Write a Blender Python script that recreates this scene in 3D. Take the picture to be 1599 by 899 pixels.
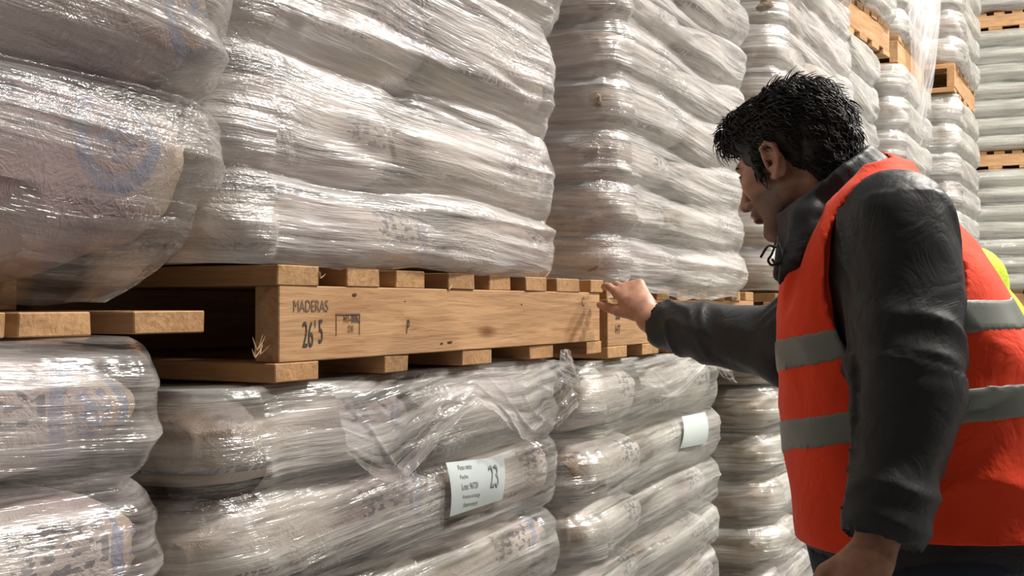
import bpy, bmesh, math, random
import numpy as np
from mathutils import Vector, Matrix
for o in list(bpy.data.objects): bpy.data.objects.remove(o)
scene = bpy.context.scene
COL = scene.collection
R = math.radians
EYE = 1.32
WITH_PEOPLE = True

# ---------------------------------------------------------------- camera, world, light, exposure
cam = bpy.data.cameras.new('camera'); camo = bpy.data.objects.new('camera', cam); COL.objects.link(camo)
cam.sensor_width = 36; cam.lens = 36*1869/1599
cam.shift_y = 26.5/1599
cam.clip_start = .05; cam.clip_end = 200
camo.location = (0, 0, EYE); camo.rotation_euler = (R(90), 0, 0)
scene.camera = camo
scene.view_settings.view_transform = 'Standard'; scene.view_settings.look = 'None'
scene.view_settings.gamma = 1; scene.view_settings.use_curve_mapping = False
scene.view_settings.exposure = 0.0
w = bpy.data.worlds.new('world'); scene.world = w; w.use_nodes = True
w.node_tree.nodes['Background'].inputs[0].default_value = (.9, .95, 1, 1)
w.node_tree.nodes['Background'].inputs[1].default_value = .05

CA, SA = math.cos(R(63.2)), math.sin(R(63.2))
U = Vector((CA, SA, 0)); NV = Vector((-SA, CA, 0))      # along the row, and into the row
def tp(t, p, z=0): return U*t + NV*p + Vector((0, 0, z))
ROWANG = R(63.2)
def at(px, py, Y): return Vector(((px-800)/1869*Y, Y, EYE+(476-py)/1869*Y))

# lamps of the hall: (t, p, z, power)
LAMPS = [(-2.6, -2.2, 6.6, 15), (2.8, -1.7, 6.6, 330), (5.8, -1.5, 6.6, 560), (9.2, -1.2, 6.6, 420),
         (5.5, -6.0, 6.6, 450), (9.5, -6.5, 6.6, 300), (-2.5, -6.5, 6.6, 15)]

# ---------------------------------------------------------------- helpers
def tag(o, label=None, cat=None, group=None, kind=None):
    if label: o['label'] = label
    if cat: o['category'] = cat
    if group: o['group'] = group
    if kind: o['kind'] = kind
    return o
def empty(name, loc=(0, 0, 0), rz=0):
    o = bpy.data.objects.new(name, None); COL.objects.link(o); o.location = loc; o.rotation_euler = (0, 0, rz)
    o.empty_display_size = .1
    return o
def link(name, me, mat=None, parent=None):
    o = bpy.data.objects.new(name, me); COL.objects.link(o)
    if mat is not None and len(me.materials) == 0: me.materials.append(mat)
    if parent: o.parent = parent
    return o
def mesh_np(name, V, F, smooth=True):
    me = bpy.data.meshes.new(name)
    V = np.asarray(V, dtype=np.float32); F = np.asarray(F, dtype=np.int32)
    k = F.shape[1]
    me.vertices.add(len(V)); me.vertices.foreach_set('co', V.ravel())
    me.loops.add(F.size); me.loops.foreach_set('vertex_index', F.ravel())
    me.polygons.add(len(F)); me.polygons.foreach_set('loop_start', np.arange(0, F.size, k, dtype=np.int32))
    me.polygons.foreach_set('loop_total', np.full(len(F), k, dtype=np.int32))
    if smooth: me.polygons.foreach_set('use_smooth', np.ones(len(F), dtype=bool))
    me.update(calc_edges=True); me.validate()
    return me
def grid_faces(n, m, wrap=False):
    # n rows (slow), m columns
    i = np.arange(n-1)[:, None]; j = np.arange(m if wrap else m-1)[None, :]
    a = i*m+j; b = i*m+(j+1) % m; c = (i+1)*m+(j+1) % m; d = (i+1)*m+j
    return np.stack([a, b, c, d], -1).reshape(-1, 4)

def _h(ix, iy, iz, seed):
    v = np.sin(ix*127.1+iy*311.7+iz*74.7+seed*19.19)*43758.5453
    return v-np.floor(v)
def vn(x, y, z, seed=0):
    x, y, z = np.broadcast_arrays(np.asarray(x, float), np.asarray(y, float), np.asarray(z, float))
    ix, iy, iz = np.floor(x), np.floor(y), np.floor(z)
    fx, fy, fz = x-ix, y-iy, z-iz
    fx = fx*fx*(3-2*fx); fy = fy*fy*(3-2*fy); fz = fz*fz*(3-2*fz)
    r = 0
    for a in (0, 1):
        for b in (0, 1):
            for c in (0, 1):
                r = r+_h(ix+a, iy+b, iz+c, seed)*(fx if a else 1-fx)*(fy if b else 1-fy)*(fz if c else 1-fz)
    return r
def fbm(x, y, z, seed=0, o=3):
    r = 0; a = .5
    for k in range(o):
        r = r+a*(vn(x, y, z, seed+k*7)-.5)*2; x = x*2.03; y = y*2.03; z = z*2.03; a *= .5
    return r
def ridge(x, y, z, seed=0): return 1-np.abs(2*vn(x, y, z, seed)-1)

class MB:
    def __init__(s): s.bm = bmesh.new()
    def box(s, x0, x1, y0, y1, z0, z1, bev=0, jit=0, rnd=None):
        r = bmesh.ops.create_cube(s.bm, size=1)
        vs = r['verts']
        for v in vs:
            v.co = Vector((x0+(v.co.x+.5)*(x1-x0), y0+(v.co.y+.5)*(y1-y0), z0+(v.co.z+.5)*(z1-z0)))
            if jit: v.co += Vector((rnd.uniform(-jit, jit), rnd.uniform(-jit, jit), rnd.uniform(-jit*.4, jit*.4)))
        if bev:
            es = list({e for v in vs for e in v.link_edges})
            bmesh.ops.bevel(s.bm, geom=es, offset=bev, segments=1, affect='EDGES')
    def done(s, name, mat, parent=None, smooth=False):
        me = bpy.data.meshes.new(name); s.bm.to_mesh(me); s.bm.free()
        if smooth:
            for p in me.polygons: p.use_smooth = True
        return link(name, me, mat, parent)
def tube_np(pts, rad, n=6):
    pts = np.asarray(pts, float); m = len(pts)
    rad = np.broadcast_to(np.asarray(rad, float), (m,))
    T = np.gradient(pts, axis=0); T /= np.linalg.norm(T, axis=1)[:, None]+1e-9
    ref = np.array([0.31, .2, .93]); A = np.cross(T, ref); A /= np.linalg.norm(A, axis=1)[:, None]+1e-9
    B = np.cross(T, A)
    th = np.arange(n)/n*2*np.pi
    V = pts[:, None]+rad[:, None, None]*(np.cos(th)[None, :, None]*A[:, None]+np.sin(th)[None, :, None]*B[:, None])
    return V.reshape(-1, 3), grid_faces(m, n, True)
def join_np(parts):
    Vs, Fs, o = [], [], 0
    for V, F in parts: Vs.append(V); Fs.append(F+o); o += len(V)
    return np.concatenate(Vs), np.concatenate(Fs)

# ---------------------------------------------------------------- node helper
class NT:
    def __init__(s, name):
        s.m = bpy.data.materials.new(name); s.m.use_nodes = True; s.t = s.m.node_tree; s.t.nodes.clear()
        s.out = s.t.nodes.new('ShaderNodeOutputMaterial')
    def n(s, typ, **kw):
        nd = s.t.nodes.new('ShaderNode'+typ)
        for k, v in kw.items():
            if k.startswith('_'): setattr(nd, k[1:], v)
        for k, v in kw.items():
            if k.startswith('_'): continue
            key = int(k[1:]) if k[0] == 'i' and k[1:].isdigit() else k.replace('__', ' ')
            s.set(nd.inputs[key], v)
        return nd
    def set(s, inp, v):
        if isinstance(v, bpy.types.NodeSocket): s.t.links.new(v, inp)
        elif isinstance(v, bpy.types.Node): s.t.links.new(v.outputs[0], inp)
        else:
            if isinstance(v, tuple) and len(v) == 3 and inp.type == 'RGBA': v = (*v, 1)
            inp.default_value = v
    def math(s, op, a, b=0.0, c=None, clamp=False):
        nd = s.t.nodes.new('ShaderNodeMath'); nd.operation = op; nd.use_clamp = clamp
        s.set(nd.inputs[0], a); s.set(nd.inputs[1], b)
        if c is not None: s.set(nd.inputs[2], c)
        return nd.outputs[0]
    def mapr(s, v, a, b, c=0.0, d=1.0):
        nd = s.n('MapRange', Value=v); nd.inputs[1].default_value = a; nd.inputs[2].default_value = b
        nd.inputs[3].default_value = c; nd.inputs[4].default_value = d
        return nd.outputs[0]
    def mix(s, f, a, b):
        nd = s.t.nodes.new('ShaderNodeMix'); nd.data_type = 'RGBA'
        s.set(nd.inputs[0], f); s.set(nd.inputs[6], a); s.set(nd.inputs[7], b)
        return nd.outputs[2]
    def scale(s, vec, sc):
        nd = s.t.nodes.new('ShaderNodeMapping'); s.set(nd.inputs[0], vec); nd.inputs['Scale'].default_value = sc
        return nd.outputs[0]
    def noise(s, vec, sc, det=3, rough=.5, dist=0):
        nd = s.n('TexNoise', Vector=vec, Scale=sc, Detail=det, Roughness=rough, Distortion=dist); return nd.outputs[0]
    def bump(s, h, st=.3, d=.01, nrm=None):
        nd = s.n('Bump', Strength=st, Distance=d, Height=h)
        if nrm is not None: s.set(nd.inputs['Normal'], nrm)
        return nd.outputs[0]
    def finish(s, sh): s.set(s.out.inputs[0], sh.outputs[0] if isinstance(sh, bpy.types.Node) else sh); return s.m

def m_wood(name, axis, base=(.54, .325, .17), seed=0.0, darker=(.30, .135, .05)):
    k = NT(name); tc = k.n('TexCoord'); oi = k.n('ObjectInfo')
    off = k.n('VectorMath', _operation='ADD', i0=tc.outputs['Object'], i1=oi.outputs['Location'])
    rv = k.math('MULTIPLY', oi.outputs['Random'], 37.0)
    cb = k.n('CombineXYZ', X=rv, Y=rv, Z=rv); off2 = k.n('VectorMath', _operation='ADD', i0=off.outputs[0], i1=cb.outputs[0])
    sc = {0: (1.2, 14, 14), 1: (14, 1.2, 14)}[axis]
    sc2 = {0: (9, 120, 120), 1: (120, 9, 120)}[axis]
    g = k.noise(k.scale(off2.outputs[0], sc), 1.6, 6, .6, 1.2)
    f = k.noise(k.scale(off2.outputs[0], sc2), 1.0, 3, .6, .3)
    big = k.noise(off2.outputs[0], 4.5, 3, .5)
    c1 = k.mix(k.mapr(g, .38, .68), base, tuple(b*.72 for b in base))
    c2 = k.mix(k.mapr(f, .50, .72, 0, .6), c1, darker)
    c3 = k.mix(k.mapr(big, .55, .75, 0, .55), c2, (base[0]*.75, base[1]*.6, base[2]*.5))
    # knots
    sk = {0: (2.2, 7, 7), 1: (7, 2.2, 7)}[axis]
    vo = k.n('TexVoronoi', Vector=k.scale(off2.outputs[0], sk), Scale=1.0)
    kn = k.mapr(vo.outputs['Distance'], .10, .03)
    c4 = k.mix(k.math('MULTIPLY', kn, .8), c3, (.13, .045, .015))
    rr = k.mapr(oi.outputs['Random'], 0, 1, .8, 1.1)
    hs = k.n('HueSaturation', Color=c4, Value=rr)
    h = k.math('ADD', k.math('MULTIPLY', f, .8), g)
    b = k.n('BsdfPrincipled', Base__Color=hs.outputs[0], Roughness=.78, Normal=k.bump(h, .5, .003))
    b.inputs['Specular IOR Level'].default_value = .2
    return k.finish(b)

def m_film(name, slope=.25, fine=1.0, dens=.34, tint=(.86, .84, .84), rough=.17, clear=False, bd=.009, gain=1.25):
    """stretch film: uv in metres round the load and up it"""
    k = NT(name); uv = k.n('UVMap'); sp = k.n('SeparateXYZ', Vector=uv.outputs[0]); oi = k.n('ObjectInfo')
    warp = k.noise(k.scale(uv.outputs[0], (1.5, 2.5, 1)), 1.0, 2)
    q = k.math('ADD', k.math('MULTIPLY', sp.outputs[0], slope), sp.outputs[1])
    q = k.math('ADD', q, k.math('MULTIPLY', warp, .06))
    rs = k.math('MULTIPLY', oi.outputs['Random'], 50.0)
    def streak(a, b, det=2, rgh=.55):
        v = k.n('CombineXYZ', X=k.math('MULTIPLY', sp.outputs[0], a), Y=k.math('MULTIPLY', q, b), Z=rs)
        return k.noise(v.outputs[0], 1.0, det, rgh)
    s1 = streak(1.6, 26); s2 = streak(5, 95, 3, .6); s3 = streak(14, 260, 2, .6)
    cr = k.noise(k.scale(uv.outputs[0], (22, 30, 1)), 1.0, 4, .65, .8)
    ridge = k.math('ABSOLUTE', k.math('SUBTRACT', cr, .5))
    crm = k.mapr(k.noise(uv.outputs[0], 3.0, 2), .5, .66)
    h = k.math('ADD', k.math('MULTIPLY', s1, 1.5), k.math('MULTIPLY', s2, .55*fine))
    h = k.math('ADD', h, k.math('MULTIPLY', s3, .16*fine))
    h = k.math('SUBTRACT', h, k.math('MULTIPLY', k.math('MULTIPLY', ridge, crm), 1.6))
    nrm = k.bump(h, .9, bd)
    cover = k.math('ADD', k.mapr(s1, .35, .65, -.14, .20), k.mapr(s2, .35, .7, -.10, .18))
    cover = k.math('ADD', k.math('ADD', cover, k.mapr(k.noise(uv.outputs[0], 2.3, 2), .35, .65, -.1, .12)), dens, clamp=True)
    tr = k.n('BsdfTransparent', Color=(.97, .97, .97))
    df = k.n('BsdfDiffuse', Color=tint, Normal=nrm); tl = k.n('BsdfTranslucent', Color=tint, Normal=nrm)
    dt = k.n('MixShader', Fac=.2, i1=df, i2=tl)
    base = k.n('MixShader', Fac=cover, i1=tr, i2=dt)
    gl = k.n('BsdfGlossy', Color=(1, 1, 1), Roughness=rough, Normal=nrm)
    lw = k.n('LayerWeight', Blend=.5, Normal=nrm); f5 = k.math('POWER', lw.outputs['Facing'], 4.0)
    ff = k.math('ADD', k.math('MULTIPLY', f5, .55*gain), .055*gain, clamp=True)
    return k.finish(k.n('MixShader', Fac=ff, i1=base, i2=gl))

def m_sack(name, base=(.60, .53, .475), alt=(.37, .29, .29), ring=True):
    k = NT(name); tc = k.n('TexCoord'); oi = k.n('ObjectInfo'); sp = k.n('SeparateXYZ', Vector=tc.outputs['Object'])
    X, Y, Z = sp.outputs[0], sp.outputs[1], sp.outputs[2]; rnd = oi.outputs['Random']
    rv = k.math('MULTIPLY', rnd, 31.0); cb = k.n('CombineXYZ', X=rv, Y=rv, Z=rv)
    v = k.n('VectorMath', _operation='ADD', i0=tc.outputs['Object'], i1=cb.outputs[0]).outputs[0]
    c = k.mix(k.mapr(k.noise(v, 3.5, 3), .42, .62), base, alt)
    c = k.mix(k.mapr(k.noise(v, 2.0, 1), .60, .68, 0, .6), c, (.27, .17, .20))
    c = k.mix(k.mapr(k.noise(v, 6.0, 2), .62, .74, 0, .6), c, (.34, .25, .16))
    ge = k.n('SeparateXYZ', Vector=tc.outputs['Generated']); exx = k.math('ABSOLUTE', k.math('SUBTRACT', ge.outputs[0], .5))
    c = k.mix(k.mapr(k.math('ADD', exx, k.math('MULTIPLY', k.noise(v, 8, 3), .08)), .42, .48, 0, .8), c, (.30, .215, .14))
    # printed lettering row near the lower edge, printed box, ring mark
    front = k.math('LESS_THAN', Y, -.02)
    def band(val, c0, hw): return k.math('LESS_THAN', k.math('ABSOLUTE', k.math('SUBTRACT', val, c0)), hw)
    let = k.noise(k.scale(tc.outputs['Object'], (85, 0.1, 60)), 1.0, 1, .4)
    row = k.math('MULTIPLY', k.math('MULTIPLY', band(Z, -.034, .006), band(X, -.12, .16)), k.math('GREATER_THAN', let, .47))
    let2 = k.noise(k.scale(tc.outputs['Object'], (45, 0.1, 90)), 1.0, 2, .5)
    blk = k.math('MULTIPLY', k.math('MULTIPLY', band(Z, .02, .03), band(X, .12, .07)), k.math('GREATER_THAN', let2, .53))
    pr = k.math('MULTIPLY', k.math('ADD', row, blk, clamp=True), front)
    c = k.mix(k.math('MULTIPLY', pr, .75), c, (.05, .05, .08))
    if ring:
        dx = k.math('SUBTRACT', X, .26); d = k.math('SQRT', k.math('ADD', k.math('MULTIPLY', dx, dx), k.math('MULTIPLY', Z, Z)))
        rg = k.math('ADD', band(d, .056, .011), k.math('MULTIPLY', k.math('LESS_THAN', d, .03), k.math('GREATER_THAN', let2, .5)), clamp=True)
        rg = k.math('MULTIPLY', rg, front)
        c = k.mix(k.math('MULTIPLY', rg, .6), c, (.10, .15, .28))
    cr = k.noise(v, 26, 4, .7, .6)
    h = k.math('ADD', k.math('ABSOLUTE', k.math('SUBTRACT', cr, .5)), k.math('MULTIPLY', k.noise(v, 9, 3), .6))
    b = k.n('BsdfPrincipled', Base__Color=c, Roughness=.5, Normal=k.bump(h, .6, .012))
    return k.finish(b)

def m_plain(name, col, rough=.6, bumpsc=0, bst=.2, bd=.003, spec=.5, metal=0, var=0):
    k = NT(name); tc = k.n('TexCoord')
    b = k.n('BsdfPrincipled', Base__Color=col, Roughness=rough, Metallic=metal)
    b.inputs['Specular IOR Level'].default_value = spec
    if var:
        c = k.mix(k.mapr(k.noise(tc.outputs['Object'], 5, 4), .35, .65), col, tuple(x*(1-var) for x in col)); k.set(b.inputs['Base Color'], c)
    if bumpsc: k.set(b.inputs['Normal'], k.bump(k.noise(tc.outputs['Object'], bumpsc, 4), bst, bd))
    return k.finish(b)
def m_emit(name, col, st):
    k = NT(name); return k.finish(k.n('Emission', Color=col, Strength=st))

WOODX = m_wood('pallet_wood_along', 0); WOODY = m_wood('pallet_wood_across', 1, base=(.50, .295, .145))
WOODD = m_wood('old_pallet_wood', 1, base=(.40, .21, .085))
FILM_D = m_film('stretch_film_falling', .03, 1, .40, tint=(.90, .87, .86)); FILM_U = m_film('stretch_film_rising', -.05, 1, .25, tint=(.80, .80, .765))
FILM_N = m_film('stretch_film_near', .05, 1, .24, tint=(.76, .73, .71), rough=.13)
FILM_F = m_film('stretch_film_far', .08, .6, .5, tint=(.74, .74, .715))
FILM_B = m_film('stretch_film_background', .02, .5, .4, tint=(.80, .83, .76), rough=.12, gain=3.0)
FILM_C = m_film('loose_clear_film', .3, .2, .15, rough=.10, bd=.0008, gain=.9)
SACK = m_sack('printed_sack_paper'); SACK_L = m_sack('pale_sack_paper', (.62, .58, .54), (.50, .45, .415))
SACK_K = m_sack('dark_sack_paper', (.42, .35, .31), (.27, .20, .19))

# ---------------------------------------------------------------- the hall
def struct(name, mb, mat): o = mb.done(name, mat); tag(o, kind='structure'); return o
conc = m_plain('concrete_floor', (.16, .155, .145), .55, 8, .2, .004, var=.3)
wallm = m_plain('wall_panel', (.16, .16, .155), .7, var=.1); ceilm = m_plain('ceiling_sheet', (.14, .14, .14), .7)
b = MB(); b.box(-16, 22, -14, 26, -.2, 0); struct('floor', b, conc)
b = MB(); b.box(-16, 22, -14, 26, 7.6, 7.8); struct('ceiling', b, ceilm)
b = MB(); b.box(-16.2, -16, -14, 26, 0, 7.6); struct('wall_left', b, wallm)
b = MB(); b.box(22, 22.2, -14, 26, 0, 7.6); struct('wall_right', b, wallm)
b = MB(); b.box(-16, 22, 26, 26.2, 0, 7.6); struct('wall_back', b, wallm)
b = MB(); b.box(-16, 22, -14.2, -14, 0, 7.6); struct('wall_front', b, wallm)
steel = m_plain('lamp_steel', (.35, .35, .35), .4, metal=.8); glow = m_emit('lamp_glow', (1, .93, .82), 22)
def lathe(prof, n=24):
    th = np.arange(n)/n*2*np.pi; V = np.array([[r*math.cos(a), r*math.sin(a), z] for r, z in prof for a in th])
    return mesh_np('lathe', V, grid_faces(len(prof), n, True))
names = ['nearest the camera on the left', 'over the stamped pallet', 'over the middle of the aisle', 'over the far end of the row',
         'in the second line over the middle', 'in the second line at the far end', 'in the second line behind the camera']
for (t, p, z, pw), nm in zip(LAMPS, names):
    q = tp(t, p, z); r = empty('high_bay_lamp', q)
    tag(r, 'steel high bay lamp hanging from the ceiling '+nm, 'lamp', 'high bay lamps under the ceiling')
    link('lamp_shade', lathe([(.30, 0), (.31, .0), (.22, .14), (.10, .22), (.08, .38), (0.001, .38)]), steel, r)
    link('lamp_bulb', lathe([(.001, .02), (.26, .02), (.26, .03), (.001, .03)]), glow, r)
    link('hanging_rod', lathe([(.012, .38), (.012, 7.6-z)], 8), steel, r)
    L = bpy.data.lights.new('lamp_light', 'AREA'); L.shape = 'DISK'; L.size = .5; L.energy = pw; L.color = (1, .945, .87)
    lo = bpy.data.objects.new('lamp_light', L); COL.objects.link(lo); lo.parent = r; lo.location = (0, 0, -.01)
# ---------------------------------------------------------------- pallets
def text_me(body, size, sx=1.0, extrude=.0001):
    c = bpy.data.curves.new('stamp', 'FONT'); c.body = body; c.size = size; c.extrude = extrude; c.align_x = 'CENTER'; c.align_y = 'CENTER'
    o = bpy.data.objects.new('stamp', c); COL.objects.link(o)
    dg = bpy.context.evaluated_depsgraph_get(); me = bpy.data.meshes.new_from_object(o.evaluated_get(dg))
    bpy.data.objects.remove(o)
    for v in me.vertices: v.co.x *= sx
    return me
INK = m_plain('faded_stamp_ink', (.05, .04, .035), .8); INKB = m_plain('blue_black_ink', (.035, .035, .045), .8)
INKF = m_plain('worn_grey_ink', (.20, .13, .075), .8)
GREY_PRINT = m_plain('grey_print', (.22, .23, .24), .7)
BD, SH, TD = .0275, .108, .0293
def pallet(t, p, z, label, L=1.153, Wd=1.0, seed=1, top=8, bot=5, rz=0, inset=0, group='wooden pallets under the wrapped loads', tops=None, bots=None, wdx=None, origin=None, ang=None):
    rnd = random.Random(seed)
    r = empty('wooden_pallet', tp(t, p, z) if origin is None else origin, (ROWANG+rz) if ang is None else ang)
    tag(r, label, 'pallet', group)
    iy = inset*2.2
    for yy in (iy, Wd/2-.02+inset, Wd-.042-inset*.3):
        x0 = 0 if not inset else .02; x1 = L if not inset else L-inset
        b = MB(); b.box(x0, x1, yy, yy+.042, BD, BD+SH, .0015, .0004, rnd); b.done('stringer', WOODX, r)
    tops = tops or [(i*(L-.095)/(top-1), .095) for i in range(top)]
    bots = bots or [(i*(L-.12)/(bot-1), .12) for i in range(bot)]
    for x, wd in tops:
        x1 = x+wd
        if inset: x1 = min(x1, L-inset); 
        if x1-x < .03: continue
        e = rnd.uniform(-.004, .004)
        b = MB(); b.box(x+.003, x1, e+iy, Wd-inset*.3, BD+SH, BD+SH+TD-.001, .0015, .0012, rnd); b.done('deck_board', WOODY, r)
    for x, wd in bots:
        e = rnd.uniform(-.005, .005)
        b = MB(); b.box(x, x+wd, e, Wd, 0, BD-.0005, .0015, .0012, rnd); b.done('bottom_board', WOODY, r)
    return r
def px2x(px, p0, t0):
    k = (px-800)/1869; Y = p0/(.4509-k*.8926); return Y*(.8926+.4509*k)-t0
# the front stamped pallet, its boards at the places the photo shows
P1 = (1.335, 1.036, 1.212)
T1 = [(px2x(a, 1.036, 1.335), px2x(b, 1.036, 1.335)-px2x(a, 1.036, 1.335)) for a, b in
      [(430, 498), (540, 592.5), (619, 665), (698, 740), (765, 800), (820, 854), (869, 905), (920, 940)]]
B1 = [(px2x(a, 1.036, 1.335), px2x(b, 1.036, 1.335)-px2x(a, 1.036, 1.335)) for a, b in
      [(430, 498), (602, 640), (725, 770), (830, 866), (917, 940)]]
pal1 = pallet(*P1, label='light wooden pallet with black 26 5 stamp on its near side board', tops=T1, bots=B1, seed=3)
def stamp(par, body, size, x, z, sx=1.0, ry=0, mat=INK, y=-.0006):
    me = text_me(body, size, sx); o = link('ink_stamp', me, mat, par); o.location = (x, y-.0002, z); o.rotation_euler = (R(90), R(ry), 0)
    return o
def s1(px): return px2x(px, 1.036, 1.335)
zc = lambda px, py: EYE+(476-py)/1869*(1.036/(.4509-((px-800)/1869)*.8926))-1.212
o = stamp(pal1, 'MADERAS', .024, s1(486), zc(486, 478), .80, 0, INKF); o['label'] = 'faded grey lettering stamp'
o = stamp(pal1, "26", .053, s1(481), zc(481, 524), .50, 0, INK); o['label'] = 'black 26 stamp'
o = stamp(pal1, "5", .050, s1(501), zc(501, 519), .50, 0, INK); o['label'] = 'black 5 stamp'
o = stamp(pal1, "'", .045, s1(492.5), zc(493, 519), .6, 0, INKF)
o = stamp(pal1, "HT-0062", .020, s1(550), zc(550, 497), .62, 0, INK)
o = stamp(pal1, "DB", .014, s1(548), zc(548, 513), .8, 0, INKF)
b = MB(); x0, x1 = s1(525), s1(562)
b.box(x0, x1, -.0010, -.0005, zc(545, 491)+.0, zc(545, 491)+.0022)
b.box(x0, x0+.0012, -.0010, -.0005, zc(545, 523), zc(545, 491)); b.box(x1-.0012, x1, -.0010, -.0005, zc(545, 523), zc(545, 491))
b.done('stamp_frame', INKF, pal1)
o = stamp(pal1, "P", .034, s1(637), zc(637, 511), .5, 8, INK)
o = stamp(pal1, "C", .03, s1(911), zc(911, 471), .7, 0, INKF)
# knots and bark patches on the stamped side board
KN = m_plain('dark_knot', (.085, .022, .010), .75)
def knot(px, py, w, h):
    n = 14; V = [(math.cos(i/n*6.283)*w*(1+.2*math.sin(i*2.3)), 0, math.sin(i/n*6.283)*h) for i in range(n)]+[(0, -.0006, 0)]
    F = [(i, (i+1) % n, n) for i in range(n)]
    o = link('wood_knot', mesh_np('knot', V, F, False), KN, pal1); o.location = (s1(px), -.0006, zc(px, py))
knot(554, 460, .0062, .0026); knot(703, 534, .009, .0022); knot(690, 536, .005, .0018); knot(815, 475, .003, .0014); knot(633, 470, .002, .0012)
SPL = m_plain('wood_splinter', (.62, .42, .24), .8)
rr = random.Random(5)
for px, py, sz in ((372, 545, .018), (380, 552, .015), (366, 556, .018), (700, 446, .012), (500, 432, .01)):
    q = Vector((s1(px if px > 430 else 431)-(.0 if px > 430 else (431-px)*.0007), -.001, zc(430, py)))
    for i in range(3):
        d = Vector((rr.uniform(-1, 1), -rr.random()*.4, rr.uniform(.2, 1))).normalized()
        link('splinter', mesh_np('spl', *tube_np([q+d*sz*f+Vector((0, 0, .3*sz*f*f)) for f in (0, .35, .7, 1)], [.0010, .0009, .0006, .0002], 5)), SPL, pal1)

P2 = (2.54, 1.038, 1.197)
pal2 = pallet(*P2, label='wooden pallet just past the hand with a small faded ink stamp', L=1.23, seed=5, bot=6)
me = text_me('26', .05, .6); o = link('ink_stamp', me, INK, pal2); o.location = (.062, -.0008, .105); o.rotation_euler = (R(90), 0, 0)
me = text_me('HT', .03, .8); o = link('ink_stamp', me, INK, pal2); o.location = (.062, -.0008, .065); o.rotation_euler = (R(90), 0, 0)
P0 = (-.05, 1.03, 1.2855)
pal0 = pallet(*P0, label='pallet at the left edge, its lowest boards jutting from under the sagging film', L=1.227, seed=8, inset=.10, bots=[(0, .12), (.28, .12), (.54, .12), (.80, .12), (.935, .10), (1.105, .122)])
P3 = (3.9, 1.0, 1.195); P4 = (5.2, 1.07, 1.195); P5 = (6.15, .97, 1.195); P6 = (7.27, .83, 1.20)
pallet(*P3, label='pallet in the shade between the reaching arm and the open collar', L=1.23, seed=9)
pallet(*P4, label='pallet hidden behind the man, fourth along the row', L=.9, seed=10)
pallet(*P5, label='pallet hidden behind the man, fifth along the row', L=1.03, seed=11)
pallet(*P6, label='pallet hidden behind the man, last along the row', L=1.1, seed=12)
Z3 = 2.545
pallet(5.22, 1.09, Z3, label='high pallet with orange side board above the man, nearest of the high ones', L=.93, Wd=.9, seed=13, rz=-.09)
pallet(6.30, .99, Z3-.02, label='high pallet behind the hanging triangle of torn film', L=.93, Wd=.9, seed=14)
pallet(7.27, .83, Z3+.0, label='high pallet at the far end of the row beside a dark gap', L=1.1, Wd=.9, seed=15, top=7)
for t0, p0, L, nm in ((-.05, 1.03, 1.1, 'nearest the camera'), (1.335, 1.05, 1.15, 'second along'), (2.54, 1.04, 1.2, 'third along'), (3.9, 1.0, 1.2, 'fourth along'),
                      (5.2, 1.07, .9, 'fifth along'), (6.15, .97, 1.03, 'sixth along'), (7.27, .83, 1.1, 'last along')):
    pallet(t0, p0, 0, label='wooden pallet on the concrete floor, '+nm+' the row', L=L, seed=int(t0*7)+30, group='pallets standing on the floor')

# ---------------------------------------------------------------- wrapped loads
def sack_me(Lx, Wy, H, seed, n=40, m=36, crum=1.0, droop=None):
    a, bb, c = Lx/2, Wy/2, H/2
    x = np.concatenate([[-1], -np.cos(np.linspace(0, np.pi, m)), [1]]); x = np.clip(x, -1, 1)
    th = np.arange(n)/n*2*np.pi
    ct, st = np.cos(th), np.sin(th); e = .52
    cy = np.sign(ct)*np.abs(ct)**e; cz = np.sign(st)*np.abs(st)**.62
    X = x[:, None]*np.ones(n)[None]
    end = np.abs(X)**7
    hs = (1-np.abs(X)**5*.55); ws = (1-np.abs(X)**6*.16)
    Yv = cy[None]*bb*ws; Zv = cz[None]*c*hs
    # crowned top and belly, overall slack
    Xv = X*a
    Xv[0] *= 1.0; sc0 = np.ones_like(X); sc0[0] = .0; sc0[-1] = .0
    Yv = Yv*sc0; Zv = Zv*sc0
    lo = fbm(Xv*4, Yv*4, Zv*5, seed, 2)
    Yv = Yv+cy[None]*(lo-.3)*.018*sc0; Zv = Zv+cz[None]*lo*.010*sc0
    ed = np.clip((np.abs(X)-.62)/.38, 0, 1)
    cr = ridge(Xv*22, Yv*22, Zv*26, seed+3)-.5; cr2 = ridge(Xv*50, Yv*50, Zv*55, seed+5)-.5
    am = (.004+.014*ed)*crum
    Yv = Yv+cy[None]*cr*am+cy[None]*cr2*am*.35; Zv = Zv+cz[None]*(cr*am*.5); Xv = Xv+np.sign(X)*ed*((cr-.5)*.018+(cr2-.5)*.007)*crum
    if droop:
        dx, dy, dz = droop
        f = np.clip((-Yv/bb-dy), 0, 1)/(1-dy); g = np.clip((Xv/a-dx), 0, 1)/(1-dx) if dx < 1 else 0
        lowm = np.clip((c*.6-Zv)/(1.6*c), 0, 1)
        Yv = Yv*(1-.12*lowm*np.clip(f*2.2, 0, 1)); Xv = Xv-lowm*np.clip(g*2.2, 0, 1)*.10
        Zv = Zv-dz*np.maximum(np.clip(f*2.2, 0, 1), np.clip(g*2.2, 0, 1))*lowm
    V = np.stack([Xv, Yv, Zv], -1).reshape(-1, 3)
    return mesh_np('sack', V, grid_faces(len(x), n, True))

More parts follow.
